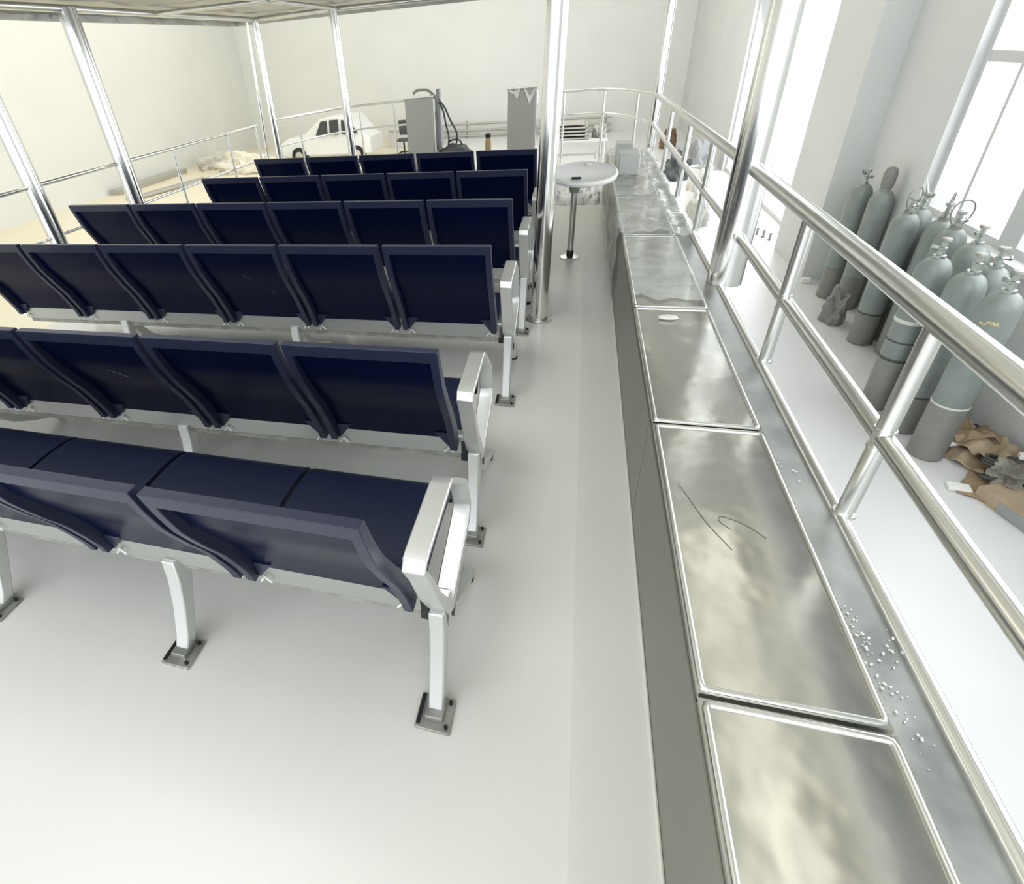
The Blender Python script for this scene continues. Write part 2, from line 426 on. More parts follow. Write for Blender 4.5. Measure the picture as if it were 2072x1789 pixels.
seat_row(6, -.010, 1.345, .012, [0, -1.215, -2.43], 'second row of navy seats from the camera, scratched backrests')
seat_row(6, .000, 2.330, .014, [0, -1.17, -2.34], 'third navy seat row from the camera, its armrest just before the aisle pole')
seat_row(6, -.002, 3.175, -.002, [0, -1.2, -2.4], 'fourth navy seat row, armrest touching the central aisle pole, longest to the left')
seat_row(5, .006, 4.018, .002, [0, -1.2, -2.4], 'fifth row of five navy seats, behind the aisle pole')
seat_row(5, .004, 4.876, .004, [0, -1.2, -2.4], 'farthest row of five navy seats in front of the grey cabinets')

# scratches on two back panels (marks lying on the panels themselves)
def scratch(parent_row, k, pts):
    cx = -.5225*k-.003-SW-.004
    bm = NB()
    P = [Vector((cx+a, rear(z)+min(.012+.026*min(1, (0.9-z)/.22), depth(z)-.010)-.0005, z)) for a, z in pts]
    tube(bm, P, .0007, 6)
    o = obj('scratch', bm, M_SCR, ROWS[parent_row]); o['label'] = 'thin pale scratch on a back panel'
scratch(2, 2, [(-.01, .72), (.02, .68)]); scratch(2, 2, [(.09, .60), (.10, .585)]); scratch(1, 2, [(-.03, .70), (.04, .655)])

# ================================================================= LOCKER BENCH
B0, B1, HB = .650, .986, .5
bench = thing('locker_bench', 'long stainless steel locker bench along the right side of the deck', 'bench', (0, 0, 0))
bm = NB(); prism_z(bm, [(.652, -1.5), (1.10, -1.5), (1.10, 7.4), (.652, 7.4)], 0, .470)
obj('carcass', bm, M_LEDGE, bench, bevel=.006)
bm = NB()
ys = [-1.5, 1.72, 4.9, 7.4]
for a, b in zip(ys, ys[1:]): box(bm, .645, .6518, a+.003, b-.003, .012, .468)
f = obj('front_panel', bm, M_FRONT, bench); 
bm = NB(); tube(bm, [(.640, -1.5, .006), (.640, 7.3, .006)], .006, 8); obj('skirting_bead', bm, M_PALE, bench, smooth=True)
seams = [-1.5, -.25, .715, 1.675, 2.665, 3.86, 4.95, 6.1, 7.35]
def make_lid(y0, y1):
    bm = NB(); g = .005
    box(bm, B0, B1, y0+g, y1-g, .472, HB-.004)
    r = .0075
    e = .010
    L = [(B0+e-.002, y0+g+e, HB-.004), (B1-e, y0+g+e, HB-.004), (B1-e, y1-g-e, HB-.004), (B0+e-.002, y1-g-e, HB-.004)]
    return bm
def make_rim(y0, y1):
    bm = NB(); g = .005; r = .0075; e = .010
    L = [(B0+e-.002, y0+g+e, HB-.004), (B1-e, y0+g+e, HB-.004), (B1-e, y1-g-e, HB-.004), (B0+e-.002, y1-g-e, HB-.004)]
    # rolled rim
    P = []
    for i in range(4):
        a = Vector(L[i-1]); b = Vector(L[i]); c = Vector(L[(i+1) % 4])
        P += [b+(a-b).normalized()*.012, b+((a-b).normalized()+(c-b).normalized())*.003, b+(c-b).normalized()*.012]
    tube(bm, P, r, 10, closed=True)
    return bm
for a, b in zip(seams, seams[1:]):
    o = obj('lid', make_lid(a, b), M_LID, bench, smooth=True); obj('lid_rim', make_rim(a, b), M_RAIL, o, smooth=True)
bm = NB(); tube(bm, [(1.102, -1.5, .468), (1.102, 7.4, .468)], .019, 14); obj('edge_pipe', bm, M_RAIL, bench, smooth=True)
bm = NB(); lathe(bm, [(.012, 0), (.026, .004), (.030, .010), (.024, .017), (.0, .019)], (0, 0, 0), 20)
for v in bm.verts: v.co = Vector((.79+v.co.x*1.5, 2.535+v.co.y*.7, .497+v.co.z))
o = obj('lid_handle', bm, M_PALE, bench, smooth=True)
def wire(label, P, r=.0007, mt=M_WIRE, name='wire', cat='wire'):
    bm = NB(); tube(bm, smooth_path(P, 6), r, 6); return tag(obj(name, bm, mt, smooth=True), label, cat)
zl = HB-.0028
wire('straight thin dark wire lying slantwise on the bench lid', [(.690, 1.36, zl+.004), (.708, 1.318, zl), (.743, 1.216, zl), (.79, 1.125, zl)])
wire('short curved dark wire lying on the bench lid, hooked at one end', [(.80, 1.20, zl), (.778, 1.225, zl), (.785, 1.245, zl), (.819, 1.235, zl), (.85, 1.215, zl), (.881, 1.182, zl)])
bm = NB()
for (cx, cy_0, sx, sy, n) in ((1.015, .90, .008, .07, 46), (1.075, .93, .012, .05, 14), (1.035, .76, .02, .06, 16), (1.02, 1.52, .02, .05, 8)):
    for i in range(n):
        s = random.uniform(.0012, .0042)
        obox(bm, (cx+random.gauss(0, sx), cy_0+random.gauss(0, sy), .4705+s*.4), (s*1.6, s, s*.8), random.uniform(0, 3), random.uniform(-.2, .2))
tag(obj('metal_shavings', bm, M_FOAM), 'white and silver swarf scattered on the ledge beside the bench lids', 'shavings', kind='stuff')

# plastic film draped over the far half of the bench
def film(name, xs_z, y0, y1, ny, amp, label, seed, sc=7):
    bm = NB(); rows = []
    for j in range(ny+1):
        y = y0+(y1-y0)*j/ny; r = []
        for i, (x, z, nx, nz) in enumerate(xs_z):
            q = Vector((x*sc+seed, y*sc*.7, z*sc)); d = abs(noise.noise(q))*amp + abs(noise.noise(q*2.3))*amp*.5
            yy = y+noise.noise(Vector((x*5, seed, j*.7)))*.02
            if j in (0, ny): yy += noise.noise(Vector((x*9, z*9, seed)))*.09
            r.append(bm.verts.new((x+nx*d, yy, z+nz*d+.0015*nz)))
        rows.append(r)
    for a, b in zip(rows, rows[1:]):
        for i in range(len(a)-1): bm.faces.new((a[i], a[i+1], b[i+1], b[i]))
    return tag(obj(name, bm, M_FILM, smooth=True, ang=60), label, 'plastic film')
prof = []
for i in range(9): prof.append((.637, .03+.46*i/8, -1, 0))
prof.append((.642, .512, -.7, .7))
for i in range(13): prof.append((.66+.33*i/12, .508, 0, 1))
prof.append((1.0, .50, .3, 1))
for i in range(4): prof.append((1.02+.075*i/3, .495, 0, 1))
prof.append((1.13, .47, 1, .3)); prof.append((1.14, .42, 1, 0)); prof.append((1.145, .32, 1, 0))
film('plastic_film', prof, 3.86, 7.3, 90, .030, 'clear crumpled plastic film wrapped over the far end of the bench', 3.1)
prof2 = [(.66+.325*i/12, .500, 0, 1) for i in range(13)]
film('plastic_film', prof2, 2.78, 3.84, 30, .010, 'flat clear plastic sheet on the bench lid nearest the big rail pole', 8.4, 4)
# wrapped carton at the end of the bench
bm = NB(); box(bm, .69, .88, 5.70, 6.0, .515, .70)
t = tag(obj('wrapped_carton', bm, M_GREYB, bevel=.012), 'grey carton wrapped in plastic at the far end of the bench', 'box')
t.data.materials[0] = mat('wrapped_box', (.52, .53, .50), .3)
bm = NB(); box(bm, .70, .86, 6.45, 6.70, .515, .68)
tag(obj('wrapped_carton', bm, mat('wrapped_box', (.5, .5, .5))), 'small pale carton behind the wrapped carton on the bench', 'box')

# ================================================================= POLES
def pole(x, y, z0, top, r, label, flange=True, fl_r=None, base_mat=M_STEEL, collars=()):
    t = thing('support_pole', label, 'pole', (x, y, z0))
    bm = NB(); d = Vector((top[0]-x, top[1]-y, top[2]-z0)); d = d*((2.12-z0)/d.z)
    tube(bm, [(0, 0, 0), d*.25, d*.5, d*.75, d], r, 40); obj('tube', bm, base_mat, t, smooth=True)
    if flange:
        fr = fl_r or r*1.75
        bm = NB(); lathe(bm, [(fr, 0), (fr, .006), (fr-.004, .009), (r+.003, .010), (r+.003, .022), (r+.001, .024)], (0, 0, 0.0), 40, cap=False)
        obj('flange', bm, M_RAIL, t, smooth=True)
    for zc, dirx, diry, rr in collars:
        bm = NB(); p = d*((zc-z0)/d.z)
        a = p+Vector((dirx, diry, 0))*(r-.004); b = p+Vector((dirx, diry, 0))*(r+.012)
        tube(bm, [a, b], rr, 20); obj('rail_socket', bm, M_RAIL, t, smooth=True)
    return t
pole(.143, 3.564, 0, (.168, 3.564, 1.816), .057, 'thick polished steel pole rising from the aisle floor', fl_r=.092)
pole(1.135, 3.11, .47, (1.150, 3.11, 1.709), .084, 'thickest shiny pole on the ledge, railing fixed to both sides', flange=False,
     collars=((1.055, 0, -1, .034), (.735, 0, -1, .030), (1.055, 0, 1, .030), (.735, 0, 1, .026)))
pole(1.130, 7.5, 0.0, (1.151, 7.5, 1.908), .048, 'far right steel pole where the curved bow rail begins', flange=False,
     collars=((1.03, 0, -1, .030), (.735, 0, -1, .028)))
pole(-3.475, 3.335, 0, (-3.56, 3.335, 1.445), .060, 'leftmost steel pole at the edge of the picture')
pole(-3.435, 4.22, 0, (-3.52, 4.22, 2.17), .070, 'thick leaning steel pole on the left rail, nearer of the tall left poles')
pole(-3.60, 7.2, 0, (-3.58, 7.2, 2.106), .047, 'dark reflecting corner pole under the far left canopy corner')
pole(-3.80, 7.2, 0, (-3.69, 7.2, 2.085), .020, 'thin pale pipe right beside the canopy corner pole', flange=False)
pole(-2.402, 6.9, 0, (-2.434, 6.9, 2.143), .049, 'slim pole carrying the far canopy beam, behind the last seat row')

# ================================================================= RAILINGS
def rail_set(label, top, mid, posts, rt, rm, rp):
    t = thing('guard_rail', label, 'railing', (0, 0, 0))
    bm = NB(); tube(bm, top, rt, 20); obj('top_rail', bm, M_RAIL, t, smooth=True)
    bm = NB(); tube(bm, mid, rm, 18); obj('middle_rail', bm, M_RAIL, t, smooth=True)
    for a, b, c in posts:
        bm = NB(); tube(bm, [a, b, c], rp, 16)
        bb = Vector(a); tube(bm, [bb+Vector((0, 0, -.0)), bb+Vector((0, 0, .008))], rp*1.35, 16)
        mz = Vector(b); d = (Vector(c)-Vector(b)).normalized()
        tube(bm, [mz-d*(rm+.008), mz-d*(rm+.002)], rp*1.12, 16); tube(bm, [mz+d*(rm+.002), mz+d*(rm+.008)], rp*1.12, 16)
        tube(bm, [Vector(c)-d*(rt+.012), Vector(c)-d*(rt+.002)], rp*.8, 14)
        obj('post', bm, M_RAIL, t, smooth=True)
    return t
def pst(x, y, z0, zm, zt, dx=.012): return ((x, y, z0), (x+dx*.5, y, zm), (x+dx, y, zt))
rail_set('near stretch of stainless guard rail with two posts on the ledge',
         [(1.128, -1.2, 1.055), (1.128, 1, 1.055), (1.140, 3.05, 1.055)], [(1.118, -1.2, .735), (1.118, 1, .735), (1.140, 3.05, .735)],
         [pst(1.112, .46, .478, .735, 1.055), pst(1.112, 1.338, .478, .735, 1.055), pst(1.118, 2.208, .478, .735, 1.055)], .031, .0235, .0215)
rail_set('far right stretch of guard rail between the two ledge poles',
         [(1.140, 3.17, 1.055), (1.135, 5, 1.045), (1.135, 7.45, 1.03)], [(1.140, 3.17, .735), (1.13, 5, .735), (1.130, 7.45, .73)],
         [pst(1.13, 4.05, .478, .735, 1.05), pst(1.13, 5.0, .478, .735, 1.045), pst(1.13, 6.1, .478, .735, 1.04)], .029, .022, .020)
top = [(1.13, 7.55, 1.03), (1.06, 8.0, 1.01), (.90, 8.7, 1.0), (.61, 9.12, 1.0), (.30, 9.13, 1.0), (-.20, 9.08, 1.0)]
rail_set('curved bow rail right of the right-hand cabinet',
         smooth_path(top, 6), [p-Vector((0, 0, .30)) for p in smooth_path(top, 6)],
         [pst(1.0, 8.35, 0, .705, 1.0, 0), pst(.61, 9.12, 0, .70, 1.0, 0), pst(.06, 9.1, 0, .70, 1.0, 0)], .020, .016, .016)
lt = [Vector((-3.522, 3.044, 1.000)), Vector((-3.536, 3.370, 1.000)), Vector((-3.463, 4.210, 1.000)), Vector((-3.516, 5.388, 1.000)), Vector((-3.541, 6.809, 1.000))]
lt = [Vector((-3.565-.01*i, p.y, 1.0)) for i, p in enumerate(lt)]
rail_set('left guard rail behind the seat rows, running to the canopy corner',
         [(-3.565, -1.2, 1.0)]+[tuple(p) for p in lt], [(-3.565, -1.2, .62)]+[(p.x, p.y, .62) for p in lt],
         [pst(-3.58, y, 0, .62, 1.0, 0) for y in (1.2, 5.05, 6.05, 6.7)], .018, .014, .013)
tl = [(-3.66, 7.30, .99), (-3.66, 7.75, .99), (-3.45, 8.45, .99), (-3.05, 8.95, 1.0), (-2.3, 9.08, 1.02), (-2.25, 9.08, 1.02)]
rail_set('curved bow rail left of the left-hand cabinet', smooth_path(tl, 6), [p-Vector((0, 0, .33)) for p in smooth_path(tl, 6)],
         [pst(-3.62, 8.0, 0, .66, .99, 0), pst(-3.03, 8.96, 0, .67, 1.0, 0), pst(-2.5, 9.05, 0, .68, 1.01, 0)], .020, .014, .014)

# ================================================================= CANOPY
can = thing('canopy', 'grey sheet canopy on tube frame over the deck', 'canopy', (0, 0, 2.1))
def bl(name, pts, r=.026, m_=M_RAIL):
    bm = NB(); tube(bm, [(p[0], p[1], p[2]-2.1) for p in pts], r, 14); return obj(name, bm, m_, can, smooth=True)
zc = 2.115
bl('beam', [(-3.50, 3.1, zc), (-3.58, 7.2, zc)])
bl('beam', [(-3.58, 7.2, zc), (-2.43, 6.95, zc), (1.2, 7.2, zc)])
bl('beam', [(-2.35, 3.1, zc), (-2.40, 6.95, zc)], .020)
bl('beam', [(.15, 3.1, zc), (.17, 7.1, zc)], .022)
bl('beam', [(1.16, 3.1, zc), (1.16, 7.2, zc)])
for y in (3.11, 5.3): bl('cross_beam', [(-3.5, y, zc), (1.2, y, zc)], .020)
bm = NB(); nx, ny = 56, 50; rows = []
for j in range(ny+1):
    r = []
    for i in range(nx+1):
        x = -4.15+5.75*i/nx; y = 3.0+4.95*j/ny
        h = .034*abs(noise.noise(Vector((x*1.3, y*1.9, 3))))+.016*noise.noise(Vector((x*4, y*5, 9)))
        edge = min(i, nx-i, j, ny-j)
        r.append(bm.verts.new((x, y-(.25*(x+4)/5 if j == ny else 0), .060+h-(0 if edge else .03))))
    rows.append(r)
for a, b in zip(rows, rows[1:]):
    for i in range(nx): bm.faces.new((a[i], a[i+1], b[i+1], b[i]))
sh = obj('sheet', bm, M_CANOPY, can, smooth=True, ang=25)
sd = sh.modifiers.new('thickness', 'SOLIDIFY'); sd.thickness = .012; sd.offset = 1
bm = NB(); box(bm, -4.17, -4.13, 2.98, 7.97, -.005, .065); box(bm, -4.13, 1.6, 7.72, 7.76, .0, .06); box(bm, -4.13, 1.6, 2.98, 3.02, .0, .06); obj('edge_trim', bm, M_CANOPY, can)
for x, y, s in ((-4.05, 4.6, .04), (-4.05, 6.1, .03), (-3.9, 5.2, .02), (-2.2, 7.6, .02), (-1.2, 7.55, .02), (-3.7, 6.6, .02)):
    bm = NB(); lathe(bm, [(s*.5, 0), (s*.2, -.03), (.002, -.045)], (x, y, .03), 8)
    obj('clip', bm, M_PLATE, can)

# ================================================================= AISLE TABLE
t = thing('pedestal_table', 'white round table on a slim steel post in the aisle', 'table', (.316, 4.89, 0))
bm = NB(); lathe(bm, [(.026, 0), (.026, .05), (.0255, .62)], (0, 0, .008), 24); obj('post', bm, M_RAIL, t, smooth=True)
bm = NB(); lathe(bm, [(.030, .01), (.030, .06), (.027, .065)], (0, 0, 0), 24); obj('post_sleeve', bm, M_BLACK, t, smooth=True)
bm = NB(); lathe(bm, [(.085, 0), (.085, .006), (.06, .012), (.03, .014)], (0, 0, 0), 28); obj('base_flange', bm, M_RAIL, t, smooth=True)
bm = NB(); lathe(bm, [(.05, .585), (.07, .61), (.24, .625), (.272, .64), (.280, .66), (.275, .672), (.262, .678), (.25, .672), (.05, .670)], (.06, .12, 0), 48)
for v in bm.verts: v.co.z += (v.co.y+.0)*.13
obj('tabletop', bm, M_WHITE, t, smooth=True)
bm = NB(); lathe(bm, [(.035, .55), (.055, .62)], (0, 0, 0), 20); obj('mounting_cup', bm, M_PLATE, t)
bm = NB(); box(bm, -.03, .045, -.06, -.035, .668, .682); obj('black_clip', bm, M_BLACK, t, bevel=.003)
bm = NB(); obox(bm, (.10, .30, .720), (.05, .03, .02), .4); obj('latch', bm, M_PALE, t, bevel=.005)
# crumpled sheeting on the deck behind the table
bm = NB(); g = 22; rows = []
for j in range(g+1):
    r = []
    for i in range(g+1):
        x = .08+.52*i/g; y = 6.75+1.7*j/g; q = Vector((x*9, y*6, 1))
        h = .012+.10*abs(noise.noise(q))+.04*abs(noise.noise(q*2.7)); h *= (1 if 0 < i < g and 0 < j < g else .05)
        r.append(bm.verts.new((x+.03*noise.noise(q*1.3), y+.05*noise.noise(q*1.7), h)))
    rows.append(r)
for a, b in zip(rows, rows[1:]):
    for i in range(g): bm.faces.new((a[i], a[i+1], b[i+1], b[i]))
tag(obj('crumpled_sheet', bm, M_WHITE, smooth=True, ang=20), 'white crumpled sheet on the deck behind the round table', 'sheet')

# ================================================================= CABINETS AND HOSE
def cabinet(x0, x1, y, h, label, notch):
    t = thing('control_cabinet', label, 'cabinet', ((x0+x1)/2, y, 0)); w = (x1-x0)/2
    bm = NB(); box(bm, -w, w, 0, .30, .03, h); obj('body', bm, M_CAB, t, bevel=.006)
    bm = NB(); box(bm, w+.001, w+.016, .02, .28, .06, h-.03); obj('side_door', bm, M_WHITE, t, bevel=.004)
    bm = NB(); box(bm, -w-.012, w+.012, -.010, .31, h+.001, h+.016)
    obj('top_plate', bm, M_CAB if notch else M_RAIL, t, bevel=.003)
    bm = NB(); box(bm, w+.017, w+.022, .09, .11, .30, h-.2); obj('hinge', bm, M_BLACK, t)
    bm = NB(); box(bm, -w+.02, w-.02, .02, .28, 0, .03); obj('plinth', bm, M_BLACK, t)
    return t
cabinet(-2.30, -1.87, 9.0, 1.05, 'pale grey upright cabinet with the hose laid over its top', 0)
c2_ = cabinet(-.735, -.335, 9.0, 1.075, 'grey upright cabinet just left of the aisle pole, torn film on top', 1)
bm = NB(); rows = []
for j in range(5):
    rows.append([bm.verts.new((-.2+.4*i/9, .02*j-.016 if j < 4 else .10, .02+(1.075 if j > 1 else 1.075-.06*(2-j)*abs(noise.noise(Vector((i*.8, j, 5))))*3)+.02*noise.noise(Vector((i, j, 2))))) for i in range(10)])
for a, b in zip(rows, rows[1:]):
    for i in range(9): bm.faces.new((a[i], a[i+1], b[i+1], b[i]))
obj('torn_film', bm, M_WHITE, c2_, smooth=True)
hz = thing('suction_hose', 'dark hose draped over the left cabinet down to the black bag', 'hose', (-1.75, 9.1, 0))
bm = NB(); tube(bm, smooth_path([Vector((-0.446, 0.050, 1.101)), Vector((-0.396, 0.050, 1.138)), Vector((-0.294, 0.050, 1.145)), Vector((-0.195, 0.050, 1.126)), Vector((-0.107, 0.050, 1.042)), Vector((-0.049, 0.050, 0.972))], 5), .022, 12); obj('nozzle', bm, M_PLATE, hz, smooth=True)
bm = NB(); tube(bm, smooth_path([Vector((-0.063, 0.050, 1.013)), Vector((0.039, 0.050, 0.887)), Vector((0.124, 0.050, 0.698)), Vector((0.211, 0.050, 0.534)), Vector((0.205, 0.050, 0.379))], 5), .014, 10); obj('tube', bm, M_DARK, hz, smooth=True)
bm = NB(); tube(bm, smooth_path([Vector((-0.049, 0.050, 0.972)), Vector((0.013, 0.050, 0.840)), Vector((0.044, 0.050, 0.667)), Vector((0.083, 0.050, 0.490)), Vector((0.077, 0.050, 0.369))], 5), .014, 10); obj('tube', bm, M_DARK, hz, smooth=True)
bm = NB(); q = Vector((-0.009, 0.050, 1.010)); q2 = Vector((-0.080, 0.050, 0.281)); 
obox(bm, (( q.x+q2.x)/2-.02, .1, (q.z+q2.z)/2), (.055, .10, 1.0)); obj('grey_strap', bm, M_GREYB, hz, bevel=.01)
p = Vector((-1.561, 9.100, 0.315))
bm = NB(); bmesh.ops.create_icosphere(bm, subdivisions=4, radius=1)
for v in bm.verts:
    n_ = noise.noise(v.co*2.2)*.18; v.co = Vector((v.co.x*.27*(1+n_), v.co.y*.20*(1+n_), v.co.z*.19*(1+n_)+.19))
    v.co.z = max(v.co.z, 0)
bag = thing('tool_bag', 'black rounded bag on the deck at the foot of the hose', 'bag', (p.x, 9.12, 0))
obj('bag_body', bm, M_DARK, bag, smooth=True, ang=80); bag.children[0].location.z = 0
bm = NB(); tube(bm, smooth_path([(-.12, 0, .33), (-.08, 0, .42), (.06, 0, .43), (.12, 0, .34)], 6), .012, 8); obj('bag_handle', bm, M_BLACK, bag, smooth=True)
p = Vector((-1.070, 9.300, 0.267))
t = thing('bottle', 'small tan bottle with dark cap between the two cabinets', 'bottle', (p.x, 9.3, 0))
bm = NB(); lathe(bm, [(.045, 0), (.05, .02), (.05, .33), (.046, .38), (.036, .42)], (0, 0, 0), 18); obj('bottle_body', bm, mat('tan_plastic', (.45, .32, .18), .4), t, smooth=True)
bm = NB(); lathe(bm, [(.036, .42), (.046, .425), (.046, .47), (.02, .49)], (0, 0, 0), 18); obj('cap', bm, M_BLACK, t, smooth=True)

# ================================================================= GAS CYLINDERS
HS = 1.28
def cyl_mesh(r=.118):
    p = [(r-.014, 0), (r-.002, .012), (r, .03), (r, HS)]
    for i in range(1, 9):
        a = i/8*PI/2; p.append((.03+(r-.03)*math.cos(a), HS+.145*math.sin(a)))
    p.append((.030, HS+.16)); return p
def gas(x, y, label, kind='valve', bands=(), rz=0, base2=False, s=1.0):
    t = thing('gas_cylinder', label, 'gas cylinder', (x, y, ZF), rz, 'gas cylinders standing by the big window')
    r = .118*s
    bm = NB(); lathe(bm, cyl_mesh(r), (0, 0, 0), 36)
    b = obj('body', bm, M_CYL2 if base2 else M_CYL, t, smooth=True)
    lb = bands[-1][0] if bands else .42
    bm = NB(); lathe(bm, [(r-.012, .001), (r-.0005, .012), (r+.0006, .03), (r+.0006, lb)], (0, 0, 0), 36, cap=False); obj('lower_coat', bm, M_CYL2, t, smooth=True)
    z0 = HS+.155
    bm = NB(); lathe(bm, [(.042, z0-.02), (.042, z0+.01), (.026, z0+.012), (.024, z0+.05), (.030, z0+.055), (.030, z0+.07), (.020, z0+.075), (.018, z0+.12)], (0, 0, 0), 18)
    tube(bm, [(.0, 0, z0+.06), (.06, 0, z0+.062)], .014, 10); tube(bm, [(.055, 0, z0+.062), (.07, 0, z0+.062)], .020, 10)
    v = obj('valve', bm, M_BRASS, t, smooth=True)
    bm = NB(); lathe(bm, [(.032, z0+.12), (.036, z0+.128), (.034, z0+.145), (.012, z0+.15)], (0, 0, 0), 14); obj('hand_wheel', bm, M_PLATE, v)
    if kind == 'ring':
        bm = NB(); zc_ = z0+.125
        tube(bm, [(.092*math.sin(a)*(1.0-.18*math.cos(a)), 0, zc_-.115*math.cos(a)) for a in [2*PI*k/28 for k in range(28)]], .006, 8, closed=True)
        lathe(bm, [(.045, z0-.005), (.045, z0+.02)], (0, 0, 0), 18)
        obj('guard_ring', bm, M_CYL2, t, smooth=True)
    if kind == 'cage':
        bm = NB(); lathe(bm, [(.05, z0), (.062, z0+.05), (.066, z0+.16), (.05, z0+.22), (.02, z0+.235)], (0, 0, 0), 20)
        obj('valve_guard', bm, M_CYL2, t, smooth=True)
    if kind == 'spike':
        bm = NB(); tube(bm, [(0, 0, z0+.14), (.02, .01, z0+.20), (.045, .02, z0+.27)], [.016, .010, .003], 8); tube(bm, [(-.02, 0, z0+.10), (-.06, 0, z0+.12), (-.07, 0, z0+.15)], .012, 8)
        obj('regulator', bm, M_BRASS, t, smooth=True)
    for z, mt, w in bands:
        bm = NB(); lathe(bm, [(r+.0005, z), (r+.003, z+.003), (r+.003, z+w-.003), (r+.0005, z+w)], (0, 0, 0), 36); obj('band', bm, mt, t, smooth=True)
    return t
CYL = [((3.622, 7.895), 'slim gas cylinder standing alone nearest the far pier, spiky regulator', 'spike', (), 0.3, False),
       ((3.533, 6.559), 'tall gas cylinder with open ring guard left in the front rank', 'ring', ((.36, M_BAND, .02),), .6, False),
       ((3.844, 7.564), 'gas cylinder with closed guard cap behind the ringed one, against the wall', 'cage', (), 1.2, False),
       ((3.761, 6.610), 'bright shouldered gas cylinder right behind the front ringed one', 'spike', (), 2.0, False),
       ((3.672, 6.022), 'gas cylinder with wide ring guard in the middle of the second rank', 'ring', (), .2, False),
       ((4.077, 6.303), 'gas cylinder with the largest ring guard under the window mullion', 'ring', (), 1.0, False),
       ((3.624, 5.576), 'small headed gas cylinder between the two ringed ones', 'valve', (), 1.6, False),
       ((3.200, 5.214), 'banded gas cylinder with a pale ring and two dark straps', 'valve', ((.86, M_PALE, .035), (.68, M_BAND, .016), (.50, M_BAND, .028)), 2.6, False),
       ((3.254, 4.848), 'gas cylinder with one dark strap, second from the nearest', 'valve', ((1.06, M_BAND, .02), (.36, M_BAND, .018)), .9, False),
       ((3.458, 4.985), 'pale gas cylinder half hidden behind the nearest two', 'valve', (), 0, False),
       ((3.280, 4.475), 'nearest gas cylinder, yellow stencilled mark on its shoulder', 'valve', ((1.02, M_BAND, .016), (.50, M_PALE, .016)), 1.8, False)]
placed = []
for (gx, gy), lab, kd, bd, rz, b2 in CYL:
    x, y = gx, gy; x = min(x, XR-.14)
    for it in range(60):
        mv = False
        for (a, b) in placed:
            d = math.hypot(x-a, y-b)
            if d < .248:
                k = (.25-d)/max(d, .01); x += (x-a)*k*.6; y += (y-b)*k*.6; x = min(x, XR-.14); mv = True
        if not mv: break
    placed.append((x, y)); g_ = gas(x, y, lab, kd, bd, rz, b2)
# yellow stencil strokes on the nearest cylinder (unreadable in the photo)
bm = NB(); r = .1195
for i in range(16):
    a = math.radians(205+i*3.4)-1.8; z = HS-.06+random.uniform(-.014, .014)
    obox(bm, (r*math.cos(a), r*math.sin(a), z), (random.uniform(.004, .012), .002, random.uniform(.008, .026)), a+PI/2)
o = obj('stencil_mark', bm, M_YEL, g_); o['label'] = 'worn yellow stencilled mark'

# ================================================================= RUBBISH BY THE WALL
def crumple(name, c, s, mt, label, cat, seed, rz=0, amp=.25, flat=False, z0=None):
    bm = NB(); bmesh.ops.create_icosphere(bm, subdivisions=4, radius=1)
    R = Matrix.Rotation(rz, 3, 'Z')
    for v in bm.verts:
        q = v.co*2+Vector((seed, seed*1.7, 0)); f_ = 1+amp*noise.noise(q)*1.6+amp*.6*noise.noise(q*2.6)
        p = Vector((v.co.x*s[0]*f_, v.co.y*s[1]*f_, max(0, v.co.z*.9+.25)*s[2]*f_)); v.co = R @ p
    o = obj(name, bm, mt, smooth=True, ang=18); o.location = (c[0], c[1], ZF if z0 is None else z0); tag(o, label, cat); return o
def sheet(name, c, s, mt, label, cat, rz, seed, bend=.04, z=0, tilt=0):
    bm = NB(); n = 12; rows = []
    R = Matrix.Rotation(rz, 3, 'Z') @ Matrix.Rotation(tilt, 3, 'Y')
    for j in range(n+1):
        r = []
        for i in range(n+1):
            u, v_ = i/n-.5, j/n-.5; q = Vector((u*3+seed, v_*3, seed))
            p = Vector((u*s[0]*(1+.2*noise.noise(q)), v_*s[1]*(1+.2*noise.noise(q*1.3)), bend*(.5+noise.noise(q*1.1))))
            r.append(bm.verts.new(R @ p))
        rows.append(r)
    for a, b in zip(rows, rows[1:]):
        for i in range(n): bm.faces.new((a[i], a[i+1], b[i+1], b[i]))
    mn = min(v.co.z for v in bm.verts)
    for v in bm.verts: v.co.z -= mn
    o = obj(name, bm, mt, smooth=True, ang=25); md = o.modifiers.new('t', 'SOLIDIFY'); md.thickness = .005; md.offset = 1
    o.location = (c[0], c[1], ZF+z); tag(o, label, cat); return o
p = Vector((3.608, 4.417, -1.500)); sheet('cardboard_sheet', p, (.36, .30), M_CARD2, 'flattened tan cardboard under the white foam block', 'cardboard', .5, 2.1, .06, z=.002)
p = Vector((3.610, 4.650, -1.500)); sheet('cardboard_sheet', p, (.36, .34), M_CARD, 'creased brown cardboard in the middle of the rubbish heap', 'cardboard', 1.3, 5.0, .10, z=.07, tilt=.1)
p = Vector((3.650, 4.430, -1.500)); sheet('cardboard_sheet', p, (.30, .30), M_CARD2, 'torn cardboard at the right picture edge', 'cardboard', .2, 7.3, .09, z=.10, tilt=-.15)
p = Vector((3.474, 4.066, -1.500)); sheet('cardboard_sheet', p, (.34, .22), M_CARD, 'flat brown cardboard beside the second foam block', 'cardboard', .9, 3.7, .02, z=.001)
p = Vector((3.590, 5.136, -1.500)); p.y -= .34; crumple('paper_heap', p, (.15, .11, .14), M_CARD2, 'crumpled brown paper at the back of the rubbish heap', 'paper', 2.2)
p = Vector((3.690, 5.156, -1.500)); p.y += .06; crumple('plastic_sack', p, (.11, .11, .17), mat('grey_paper', (.42, .42, .37), .7), 'crumpled grey sack between cylinder and wall', 'sack', 4.4)
